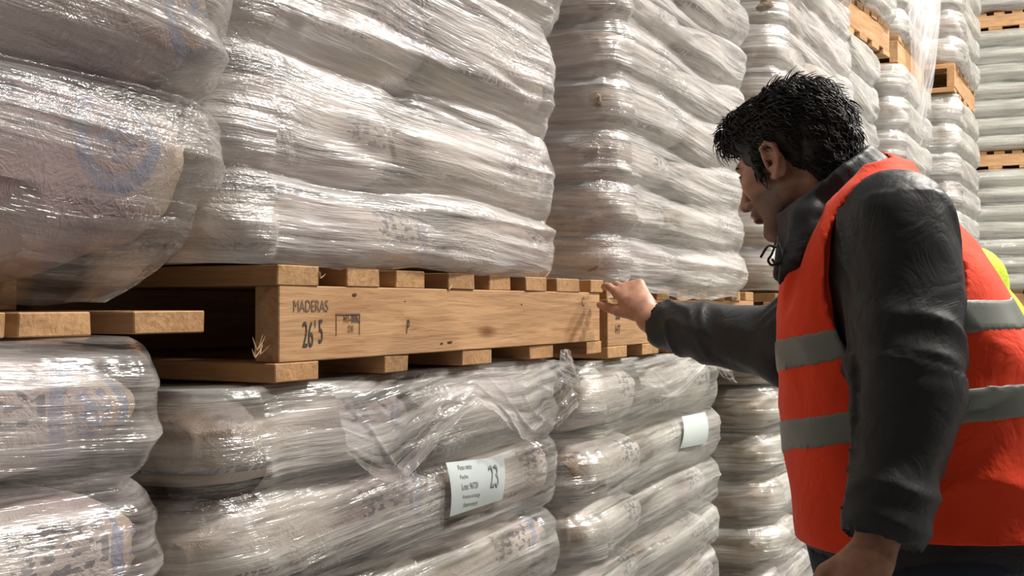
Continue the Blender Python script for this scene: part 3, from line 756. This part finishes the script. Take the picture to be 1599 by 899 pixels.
def person(label, vest_mat, fine, J, dz=0, coat=None):
    """J: joint positions in the world"""
    root = empty('person', (J['pelvis'][0], J['pelvis'][1], 0)); tag(root, label, 'person')
    org = npv((J['pelvis'][0], J['pelvis'][1], 0))
    def part(name, me, mat, parent=None):
        co = np.empty(len(me.vertices)*3, np.float32); me.vertices.foreach_get('co', co)
        me.vertices.foreach_set('co', (co.reshape(-1, 3)-org.astype(np.float32)).ravel()); me.update()
        return link(name, me, mat, parent or root)
    hd = J['head']; ya, pi = R(J['yaw']), R(J['pitch']); hs = J.get('hs', 1)
    Fw = npv((-math.cos(ya)*math.cos(pi), math.sin(ya)*math.cos(pi), -math.sin(pi)))
    Lf = npv((-math.sin(ya), -math.cos(ya), 0)); Up = np.cross(Fw, Lf); Up /= np.linalg.norm(Up)
    ro = R(J.get('roll', 0)); Lf, Up = Lf*math.cos(ro)+Up*math.sin(ro), Up*math.cos(ro)-Lf*math.sin(ro)
    M = np.stack([Fw, Lf, Up], 1)
    def H(f, l, u): return npv(hd)+hs*(Fw*f+Lf*l+Up*u)
    s1_, s2_ = (.0026, .0024) if fine else (.008, .008)
    hl = npv(hd)-.16; hh = npv(hd)+.15
    hr = npv(J['wristR']); hrt = npv(J['tipR']); lo_r = np.minimum(hr, hrt)-.05; hi_r = np.maximum(hr, hrt)+.05
    wl = npv(J['wristL']); lo_l = wl-npv((.08, .06, .2)); hi_l = wl+npv((.06, .08, .02))
    allp = np.array([v for k, v in J.items() if isinstance(v, (Vector, tuple)) and len(v) == 3]); lo = allp.min(0)-.3; hi = allp.max(0)+.2; lo[2] = 0
    fx = [(hl[i], hh[i], s1_) for i in range(3)], [(lo_r[i], hi_r[i], s2_) for i in range(3)], [(lo_l[i], hi_l[i], .0035 if fine else .01) for i in range(3)]
    ax_ = [axis(lo[i], hi[i], .012, [g[i] for g in fx]) for i in range(3)]
    B = Field(*ax_)
    fT = npv(J['fT'])
    rows = [(z, x, y, rf, rl) for z, x, y, rf, rl in J['torso']]
    B.stack(rows, fT, -.045, .01)
    SL, SR = npv(J['shL']), npv(J['shR'])
    for side in ('L', 'R'):
        sh, el, wr = npv(J['sh'+side]), npv(J['el'+side]), npv(J['wrist'+side])
        B.cap(sh, el, .052, .042, .03); B.cap(el, wr, .043, .027, .015)
    nb = npv(J['neck']); B.cap(nb, H(-.035, 0, -.05), .058, .047, .02); B.cap(SL, nb, .05, .05, .03); B.cap(SR, nb, .05, .05, .03)
    # legs and feet
    for sx in (-1, 1):
        hip = npv(J['pelvis'])+npv((fT[1]*-sx*.09, fT[0]*sx*.09, -.05)); ft = hip.copy(); ft[2] = .09; kn = (hip+ft)/2+npv((fT[0], fT[1], 0))*.03
        B.cap(hip, kn, .085, .06, .03); B.cap(kn, ft, .058, .04, .02); B.cap(ft-npv((0, 0, .04)), ft+npv((fT[0], fT[1], 0))*.15-npv((0, 0, .055)), .04, .03, .02)
    # head
    E = lambda c, r, k=.012, op='add', Mx=M: B.ell(H(*c), npv(r)*hs, Mx, k, op)
    C = lambda a, b, ra, rb, k=.008, op='add': B.cap(H(*a), H(*b), ra*hs, rb*hs, k, op)
    E((-.012, 0, .045), (.099, .077, .088)); E((.040, 0, -.015), (.056, .060, .085), .02)
    E((.015, 0, -.055), (.060, .058, .045), .02)
    C((-.004, .052, -.052), (.062, .022, -.098), .020, .018, .02); C((-.004, -.052, -.052), (.062, -.022, -.098), .020, .018, .02)
    E((.077, 0, -.102), (.021, .024, .018), .014); C((.088, -.030, .030), (.088, .030, .030), .011, .011, .012)
    for q_ in (-1, 1):
        E((.062, .042*q_, -.012), (.024, .022, .020), .018)
        E((.098, .031*q_, .008), (.013, .017, .012), .012, 'sub')
        E((.081, .031*q_, .007), (.0135, .0135, .0135), .003)
        C((.090, .018*q_, .0145), (.087, .044*q_, .012), .0035, .003, .003); C((.091, .020*q_, -.001), (.087, .042*q_, .000), .003, .003, .003)
        E((.104, .013*q_, -.036), (.010, .0075, .008), .006)
        C((.112, .007*q_, -.043), (.108, .007*q_, -.046), .003, .003, .002, 'sub')
    C((.095, 0, .018), (.121, 0, -.028), .0075, .0105, .010); E((.119, 0, -.031), (.012, .012, .010), .006)
    E((.092, 0, -.056), (.016, .026, .014), .01)
    E((.102, 0, -.058), (.0085, .022, .0055), .004); E((.100, 0, -.069), (.0085, .019, .006), .004)
    E((.113, 0, -.0632), (.010, .022, .0014), .002, 'sub'); E((.100, 0, -.083), (.007, .02, .006), .008, 'sub')
    for q_ in (-1, 1):
        Me = np.stack([Fw*.97-Up*.2+Lf*.22*-q_, Lf*q_, Up], 1); Me /= np.linalg.norm(Me, axis=0)
        c0 = (-.012, .078*q_, -.004)
        E(c0, (.019, .010, .033), .004, 'add', Me)
        pts = [(.004, .079, .012), (.000, .087, .026), (-.014, .091, .031), (-.028, .091, .020), (-.029, .089, .000), (-.020, .085, -.018), (-.008, .080, -.032), (.002, .077, -.028)]
        pts = [(a, b*q_, c) for a, b, c in pts]
        for a, b in zip(pts[:-1], pts[1:]): C(a, b, .0048, .0048, .003)
        E((-.010, .089*q_, .004), (.010, .0075, .018), .003, 'sub', Me); E((-.003, .080*q_, -.004), (.006, .010, .008), .002, 'sub', Me)
        C((.003, .080*q_, -.008), (.003, .081*q_, -.001), .004, .003, .002)
    # hands
    def hand(w, tip, thumb_dir, curls, spread, sz=1.0, curl_dir=None, thumb=None):
        w = npv(w); d = npv(tip)-w; d /= np.linalg.norm(d); s_ = npv(thumb_dir); s_ = s_-d*(s_ @ d); s_ /= np.linalg.norm(s_)
        n = np.cross(d, s_)
        if curl_dir is not None and n @ npv(curl_dir) < 0: n = -n            # n points to the palm side
        P = lambda a, b, c: w+sz*(d*a+s_*b+n*c)
        for j, b0 in enumerate((.030, .011, -.009, -.027)):
            B.cap(P(.012, b0*.55, 0), P(.088-.004*abs(j-1), b0, 0), .0155*sz, .0115*sz, .012)
        B.cap(P(-.03, 0, 0), P(.02, 0, 0), .027*sz, .025*sz, .015, flat=(n, .8)); B.cap(P(.03, .015, .008), P(.06, -.01, .006), .016*sz, .015*sz, .01)
        for j, b0 in enumerate((.030, .011, -.009, -.027)):
            ln = [(.045, .027, .022), (.049, .031, .023), (.046, .029, .022), (.036, .021, .020)][j]; rr_ = [.0095, .0098, .0092, .0082][j]
            p0 = P(.088-.004*abs(j-1), b0, 0); ang = 0; sp_ = (b0-.0)*spread
            for i in range(3):
                ang += curls[j][i]; dd = d*math.cos(ang)+n*math.sin(ang)+s_*sp_; dd /= np.linalg.norm(dd)
                p1 = p0+dd*ln[i]*sz; B.cap(p0, p1, (rr_-.0007*i)*sz, (rr_-.0007*(i+1))*sz, .003); p0 = p1
        t0, t1, t2, t3 = [P(*q_) for q_ in (thumb or ((.012, .020, .006), (.045, .050, .014), (.078, .062, .018), (.104, .066, .020)))]
        B.cap(t0, t1, .016*sz, .0135*sz, .012); B.cap(t1, t2, .0125*sz, .0108*sz, .004); B.cap(t2, t3, .0108*sz, .0085*sz, .003)
    for hh_ in J['hands']: hand(**hh_)
    if fine:
        B.noise(lambda x, y, z: .0008*fbm(x*60, y*60, z*60, 3, 2), .01)
    me = B.mesh('person_body')
    co = np.empty(len(me.vertices)*3, np.float32); me.vertices.foreach_get('co', co); co = co.reshape(-1, 3)
    rel = (co-npv(hd))/hs; f_, l_, u_ = rel @ Fw, rel @ Lf, rel @ Up
    bd = np.clip((-.030-u_+ .35*(f_-.03)*0)/.012, 0, 1)*np.clip((f_+.02)/.03, 0, 1)*np.clip((.125+u_)/.02, 0, 1)
    side = np.clip((np.abs(l_)-.035)/.012, 0, 1)*np.clip((.040-f_)/.02, 0, 1)*np.clip((f_+.006)/.012, 0, 1)*np.clip((.0-u_)/.02, 0, 1); bd = np.maximum(bd, side)
    lip = (((f_-.104)/.013)**2+((l_)/.024)**2+((u_+.064)/.011)**2) < 1; bd[lip] = .1
    bd *= (np.linalg.norm(rel, axis=1) < .17)
    a = me.attributes.new('beard', 'FLOAT', 'POINT'); a.data.foreach_set('value', bd.astype(np.float32))
    body = part('body', me, SKIN)
    # eyes and brow
    for q_ in (-1, 1):
        c0 = H(.0842, .031*q_, .0068)
        th = np.linspace(0, np.pi, 14)
        def ball(c, r, sy=24):
            ph = np.arange(sy)/sy*2*np.pi; V = np.array([c+r*(Fw*math.cos(t_)+(Lf*math.cos(p_)+Up*math.sin(p_))*math.sin(t_)) for t_ in th for p_ in ph])
            return mesh_np('ball', V, grid_faces(len(th), sy, True))
        ey = part('eye', ball(c0, .0118*hs), EYEW); part('iris', ball(c0+Fw*.0070*hs, .0058*hs), IRIS, ey)
        pr = [tube_np([H(.100-.004*i/5-.0005*i*i*.6, (.012+.0075*i)*q_, .027+.0025*math.sin(i*.7)), H(.098-.0055*i/5-.0006*i*i, (.020+.0075*i)*q_, .032+.0025*math.sin(i*.7))], [.0022, .0012], 5) for i in range(6)]
        Vv, Ff = join_np([tube_np([H(.0985, .012*q_, .028), H(.0985, .022*q_, .031), H(.094, .034*q_, .033), H(.086, .046*q_, .030)], [.0028, .0036, .0034, .0016], 8)])
        part('eyebrow', mesh_np('brow', Vv, Ff), HAIRM)
    # hair
    st = .0034 if fine else .009
    hx = [axis(npv(hd)[i]-.18, npv(hd)[i]+.19, st) for i in range(3)]; A = Field(*hx)
    EA = lambda c, r, k=.012, op='add': A.ell(H(*c), npv(r)*hs, M, k, op)
    EA((-.018, 0, .055), (.112, .091, .088)); EA((.060, 0, .098), (.060, .068, .034), .02); EA((-.075, 0, .0), (.055, .070, .075), .03)
    EA((-.085, 0, -.045), (.035, .050, .045), .02)
    EA((.110, 0, -.006), (.068, .105, .086), .006, 'sub')
    for q_ in (-1, 1):
        EA((.018, .085*q_, -.052), (.050, .05, .048), .005, 'sub'); EA((-.012, .095*q_, -.002), (.022, .020, .030), .004, 'sub')
        EA((.030, .070*q_, .012), (.012, .007, .034), .006)
    def hn(x, y, z):
        p = np.stack([x, y, z], -1)-npv(hd); f_, l_, u_ = p @ Fw, p @ Lf, p @ Up
        return .006*(ridge(f_*25+u_*12, l_*50, u_*40-f_*14, 3)-.5)+.008*fbm(f_*20, l_*20, u_*20, 7, 2)
    A.noise(hn, .03); hair = part('hair', A.mesh('hair'), HAIRM)
    if fine:
        rnd = random.Random(4); strands = []
        nv = len(hair.data.vertices); hc = np.empty(nv*3, np.float32); hair.data.vertices.foreach_get('co', hc); hc = hc.reshape(-1, 3)+org
        hn_ = np.empty(nv*3, np.float32); hair.data.vertices.foreach_get('normal', hn_); hn_ = hn_.reshape(-1, 3)
        for i in range(3600):
            vi = rnd.randrange(nv); dirn = hn_[vi].astype(float); p = hc[vi].astype(float); rel_ = p-npv(hd)
            if (rel_ @ Fw > .035 and rel_ @ Up < .060) or rel_ @ dirn < 0: continue
            if abs(rel_ @ Fw+.012*hs) < .027 and abs(rel_ @ Up) < .036 and abs(rel_ @ Lf) > .05: continue
            top_ = np.clip((rel_ @ Up-.02)/.07, 0, 1)
            flow = -Fw*(.9 if rel_ @ Fw < .06 else .25)-Up*(.45+.5*(1-top_))+Lf*rnd.uniform(-.35, .35); flow = flow-dirn*(flow @ dirn); flow /= np.linalg.norm(flow)+1e-9
            ln = rnd.uniform(.02, .035)+.022*top_*rnd.random(); cu = rnd.uniform(.4, 1.6); pts = []
            for s__ in np.linspace(0, 1, 9):
                pts.append(p+flow*ln*s__*(1-.12*s__*cu)+dirn*((.003+.006*top_)*math.sin(s__*3.1*cu)-.001)+np.cross(flow, dirn)*.004*math.sin(s__*5*cu+i))
            strands.append(tube_np(pts, np.linspace(.0015, .0004, 9), 4))
        Vv, Ff = join_np(strands); sm = part('hair_curls', mesh_np('curls', Vv, Ff), HAIRM, hair); sm['kind'] = 'stuff'
    # clothes
    st = .0055 if fine else .013
    tlo = np.array([J['torso'][0][1]-.32, min(SR[1], SL[1])-.25, .72]); thi = np.array([J['torso'][0][1]+.32, max(SR[1], SL[1])+.2, 1.68+dz])
    allj = np.array([npv(J[k_]) for k_ in ('shL', 'shR', 'elL', 'elR', 'wristL', 'wristR')]); jlo = np.minimum(tlo, allj.min(0)-.12); jhi = np.maximum(thi, allj.max(0)+.12)
    G = Field(*[axis(jlo[i], jhi[i], st) for i in range(3)])
    G.stack(rows, fT, -.012, .0)
    for side, r3 in (('L', J['sleeveL']), ('R', J['sleeveR'])):
        sh, el, cf_ = npv(J['sh'+side]), npv(J['el'+side]), npv(J['cuff'+side])
        G.cap(sh, el, r3[0], r3[1], .04); G.cap(el, cf_, r3[1], r3[2], .015)
        a0 = cf_-el; a0 /= np.linalg.norm(a0); G.cap(cf_-a0*.028, cf_, r3[2]+.002, r3[2]+.001, .004)
        # open cuff mouth
        G.cap(cf_+a0*.012, cf_+a0*.10, r3[2]-.006, r3[2]+.02, .003, 'sub')
    G.cap(SL, nb, .062, .066, .03); G.cap(SR, nb, .062, .066, .03)
    cc, ca, crd = npv(J['collar']), npv(J['collar_axis']), J['collar_r']; ca /= np.linalg.norm(ca)
    e1 = np.cross(ca, (0, 1, 0)); e1 /= np.linalg.norm(e1); e2 = np.cross(ca, e1)
    for off_, rr_ in ((0, 1), (-.008, 1.01), (-.016, 1.02), (-.024, 1.04), (-.032, 1.06), (-.040, 1.08), (-.048, 1.11), (-.056, 1.14)):
        ring = [cc+ca*off_+(e1*math.cos(t_)*crd[0]+e2*math.sin(t_)*crd[1])*rr_ for t_ in np.linspace(0, 2*np.pi, 25)]
        for a, b in zip(ring[:-1], ring[1:]): G.cap(a, b, .0105, .0105, .004)
    for a, b, ra, rb in J['lapels']: G.cap(a, b, ra, rb, .034)
    G.cap(cc-ca*.05, cc+ca*.09, crd[1]-.018, crd[1]-.010, .004, 'sub') if fine else None
    def fold_noise(x, y, z):
        p = np.stack([x, y, z], -1); r_ = 0
        for side in ('L', 'R'):
            for a, b in ((J['sh'+side], J['el'+side]), (J['el'+side], J['cuff'+side])):
                a, b = npv(a), npv(b); d = b-a; L_ = np.linalg.norm(d); d /= L_; t_ = (p-a) @ d; rad = p-a-t_[:, None]*d; dist = np.linalg.norm(rad, axis=1)
                m = np.clip(1-(dist-.06)/.08, 0, 1)*(t_ > -.03)*np.clip((L_-.005-t_)/.03, 0, 1); ang = np.arctan2(rad @ e2, rad[:, 2]+rad[:, 0]*.3)
                ne = np.exp(-((t_-(0 if a is None else (L_ if (a == npv(J['sh'+side])).all() else 0)))/.11)**2)
                fo = ridge(t_*15+ang*.8+3*vn(x*7, y*7, z*7, 2), ang*.9, 0, 7)
                r_ = np.maximum(r_, 0)+m*(fo**2)*(.009+.008*ne)
        return .008*fbm(x*9, y*9, z*9, 5, 3)-r_+.006
    G.noise(fold_noise, .05)
    part('jacket', G.mesh('jacket'), coat or JACKET)
    if 'cords' in J:
        Vv, Ff = join_np([tube_np(spline(c_), .0020, 6) for c_ in J['cords']]); part('drawstring', mesh_np('cord', Vv, Ff), CORD)
    # vest
    def vest_field(grow):
        W = Field(*[axis(tlo[i], thi[i], st) for i in range(3)])
        W.stack(rows, fT, grow, .0); W.cap(SL*.75+nb*.25, nb, .062+grow*.8+.006, .070+grow*.8+.006, .03); W.cap(SR*.75+nb*.25, nb, .062+grow*.8+.006, .070+grow*.8+.006, .03)
        W.noise(lambda x, y, z: .014*fbm(x*5, y*5, z*4, 8, 3)-.010*ridge(x*7+z*3, y*7, z*9, 9)**2+.003, .06)
        return W
    def cuts(W):
        lt = npv((-fT[1], fT[0], 0)); lt = lt if (SL-npv(J['pelvis'])) @ lt > 0 else -lt
        for c0, sgn in ((npv(J['armholeL']), 1), (npv(J['armholeR']), -1)):
            X, Y, Z = np.meshgrid(W.x, W.y, W.z, indexing='ij'); dx, dy, dz_ = X-c0[0], Y-c0[1], Z-c0[2]
            al = (dx*lt[0]+dy*lt[1])*sgn; fr = dx*fT[0]+dy*fT[1]
            r1, r2 = J['armhole_r']; tl_ = J['armhole_tilt']; a1 = fr*math.cos(tl_)+dz_*math.sin(tl_); a2 = -fr*math.sin(tl_)+dz_*math.cos(tl_)
            d = (np.sqrt((a1/r1)**2+(a2/r2)**2)-1)*min(r1, r2); d = np.maximum(d, -al-.02)
            W.F = np.maximum(W.F, -d.astype(np.float32))
        W.cap(cc-ca*.10+npv((.0, 0, 0)), cc+ca*.12, crd[1]+.026, crd[1]+.030, .004, 'sub')
        for a, b, r_ in J['neckcut']: W.cap(a, b, r_, r_, .006, 'sub')
    W = vest_field(0); 
    X, Y, Z = np.meshgrid(W.x, W.y, W.z, indexing='ij')
    hemz = J['hem'](X, Y); W.F = np.maximum(W.F, (hemz-Z).astype(np.float32)); cuts(W)
    vest = part('vest', W.mesh('vest'), vest_mat)
    pelv = J['pelvis']
    for (pc, hw) in J['strips']:
        T = vest_field(.0022); d = np.abs(Z-(pc[2]+(X-pc[0])*pc[3]+(pelv[1]-Y)*.11+.006*np.sin((X+Y)*17)))-hw
        T.F = np.maximum(T.F, d.astype(np.float32)); cuts(T); part('reflective_strip', T.mesh('strip'), STRIP, vest)
    # trousers and shoes
    K = Field(*[axis(jlo[0], thi[0], .010), axis(tlo[1], thi[1], .010), axis(.0, 1.02, .010)])
    K.stack([r for r in rows if r[0] < 1.0] if len([r for r in rows if r[0] < 1.0]) > 1 else rows, fT, -.02, .0)
    for sx in (-1, 1):
        hip = npv(J['pelvis'])+npv((fT[1]*-sx*.09, fT[0]*sx*.09, -.05)); ft = hip.copy(); ft[2] = .07; kn = (hip+ft)/2+npv((fT[0], fT[1], 0))*.03
        K.cap(hip, kn, .115, .082, .03); K.cap(kn, ft, .080, .068, .02)
    K.noise(lambda x, y, z: .008*fbm(x*10, y*10, z*8, 8, 3), .04); part('trousers', K.mesh('trousers'), JEANS)
    for sx in (-1, 1):
        hip = npv(J['pelvis'])+npv((fT[1]*-sx*.09, fT[0]*sx*.09, -.05)); f0 = npv((hip[0], hip[1], .048)); ff = npv((fT[0], fT[1], 0))
        S_ = Field(*[axis(f0[i]-.25, f0[i]+.25, .007) if i < 2 else axis(-.01, .16, .007) for i in range(3)])
        S_.cap(f0-ff*.06, f0+ff*.15, .050, .044, .02); S_.cap(f0-ff*.03+npv((0, 0, .02)), f0-ff*.02+npv((0, 0, .06)), .046, .042, .02)
        X, Y, Z = np.meshgrid(S_.x, S_.y, S_.z, indexing='ij'); S_.F = np.maximum(S_.F, (.001-Z).astype(np.float32)); part('shoe', S_.mesh('shoe'), SHOE)
    return root

fT = (-.955, .296)
def rowx(z, xf, xb, yc, rl):
    hx = (xb-xf)/2; rf = math.sqrt(max(.0016, (hx**2-(rl*fT[1])**2)))/abs(fT[0]); return (z, (xf+xb)/2, yc, rf, rl)
Yc = 1.93
torso = [rowx(.80, .50, .90, Yc, .19), rowx(.95, .455, .88, Yc, .20), rowx(1.10, .445, .86, Yc, .205), rowx(1.25, .430, .83, Yc, .21),
         rowx(1.36, .440, .775, Yc, .21), rowx(1.43, .465, .725, Yc, .20), rowx(1.485, .500, .675, Yc, .165), rowx(1.53, .535, .635, Yc, .10)]
A_ = lambda x, y, Y: tuple(at(x, y, Y))
_ya, _pi = R(46), R(20)
_F = npv((-math.cos(_ya)*math.cos(_pi), math.sin(_ya)*math.cos(_pi), -math.sin(_pi))); _L = npv((-math.sin(_ya), -math.cos(_ya), 0)); _U = np.cross(_F, _L)
HEADC = npv(at(1206, 250, 1.93))-.90*(_F*-.012+_L*.085+_U*-.002); HEADC = tuple(float(v) for v in HEADC)
J1 = dict(pelvis=(.70, 1.93, .93), head=HEADC, yaw=46, pitch=20, hs=.90, neck=(.575, 1.95, 1.475), fT=fT, torso=torso,
    shL=A_(1402, 352, 1.76), elL=A_(1424, 610, 1.70), wristL=A_(1366, 868, 1.66), cuffL=A_(1372, 858, 1.66),
    shR=(.66, 2.10, 1.42), elR=A_(1232, 546, 2.25), wristR=A_(1016, 500, 2.48), cuffR=A_(1024, 501, 2.47), tipR=A_(936, 433, 2.66),
    sleeveL=(.088, .076, .060), sleeveR=(.085, .070, .052),
    hands=[dict(w=A_(1007, 484, 2.49), tip=A_(958, 416, 2.60), thumb_dir=(-.70, -.42, -.60), curl_dir=(.157, .588, -.765), spread=.25, sz=.95,
                curls=((.40, .25, .10), (.55, .55, .35), (.65, .7, .4), (.7, .8, .4)),
                thumb=((.012, .022, .008), (.044, .044, .016), (.078, .058, .028), (.104, .066, .038))),
           dict(w=A_(1362, 862, 1.66), tip=A_(1335, 960, 1.64), thumb_dir=(-1, .1, -.1), curl_dir=(.1, 1, 0), spread=.6,
                curls=((.3, .4, .3), (.35, .45, .3), (.4, .5, .3), (.45, .5, .3)))],
    collar=A_(1288, 285, 1.93), collar_axis=(-.60, .05, .78), collar_r=(.088, .074),
    lapels=[(A_(1246, 340, 1.87), A_(1218, 440, 1.85), .016, .012), (A_(1232, 350, 1.98), A_(1218, 430, 1.98), .022, .016), (A_(1272, 335, 1.855), A_(1240, 410, 1.84), .016, .014)],
    cords=[[A_(1214, 369, 1.86), A_(1212, 385, 1.85), A_(1200, 384, 1.84), A_(1188, 402, 1.84)], [A_(1214, 372, 1.86), A_(1206, 396, 1.85), A_(1200, 406, 1.85), A_(1206, 414, 1.85), A_(1216, 408, 1.85)],
           [A_(1216, 380, 1.86), A_(1222, 400, 1.85), A_(1214, 414, 1.85), A_(1206, 404, 1.85)]],
    armholeL=A_(1396, 425, 1.75), armholeR=(.68, 2.12, 1.36), armhole_r=(.098, .150), armhole_tilt=.0,
    neckcut=[(A_(1255, 330, 1.86), A_(1200, 470, 1.86), .035), (A_(1250, 330, 2.0), A_(1195, 470, 2.0), .045)],
    hem=lambda X, Y: .972+0*X-.03*np.clip((.60-X)/.1, 0, 1),
    strips=[((.43, 0, 1.232, .20), .025), ((.43, 0, 1.104, .20), .0255)])
if WITH_PEOPLE:
    person('black-haired man in an orange vest over a charcoal jacket, touching the pallet corner', VEST, True, J1)
    import copy
    D = Vector((.508, 1.07, -.06)); sc_ = .955
    J2 = {}
    for k_, v in J1.items():
        if k_ in ('pelvis', 'head', 'neck', 'shL', 'elL', 'wristL', 'cuffL', 'shR', 'elR', 'wristR', 'cuffR', 'tipR', 'collar', 'armholeL', 'armholeR'):
            J2[k_] = (v[0]*sc_+D.x, v[1]*sc_+D.y, v[2]*sc_ if k_ == 'pelvis' else v[2]*sc_+0)
        elif k_ not in ('cords', 'lapels', 'neckcut'): J2[k_] = v
    J2['torso'] = [(z*sc_, x*sc_+D.x, y*sc_+D.y, rf*sc_, rl*sc_) for z, x, y, rf, rl in torso]
    J2['lapels'] = []; J2['neckcut'] = []; J2['hs'] = .92
    s_ = J2['shR']; J2['elR'] = (s_[0]-.02, s_[1]+.05, s_[2]-.27); J2['wristR'] = (s_[0]-.08, s_[1]+.06, s_[2]-.50); J2['cuffR'] = (s_[0]-.075, s_[1]+.06, s_[2]-.49); J2['tipR'] = (s_[0]-.1, s_[1]+.06, s_[2]-.62)
    J2['hands'] = [dict(w=J2['wristR'], tip=J2['tipR'], thumb_dir=(-1, -.1, 0), curl_dir=(.1, -1, 0), spread=.6, curls=((.3, .4, .3),)*4),
                   dict(w=J2['wristL'], tip=(J2['wristL'][0]-.03, J2['wristL'][1], J2['wristL'][2]-.1), thumb_dir=(-1, .1, -.1), curl_dir=(.1, 1, 0), spread=.6, curls=((.3, .4, .3),)*4)]
    J2['hem'] = lambda X, Y: .90+0*X
    J2['strips'] = [((J2['pelvis'][0], 0, 1.20, .1), .025), ((J2['pelvis'][0], 0, 1.06, .1), .025)]
    person('second person in a yellow vest, almost hidden behind the man in orange', VESTY, False, J2, coat=m_cloth('yellow_jacket', (.60, .80, .03), .7, 1500, 9, .1, .4))
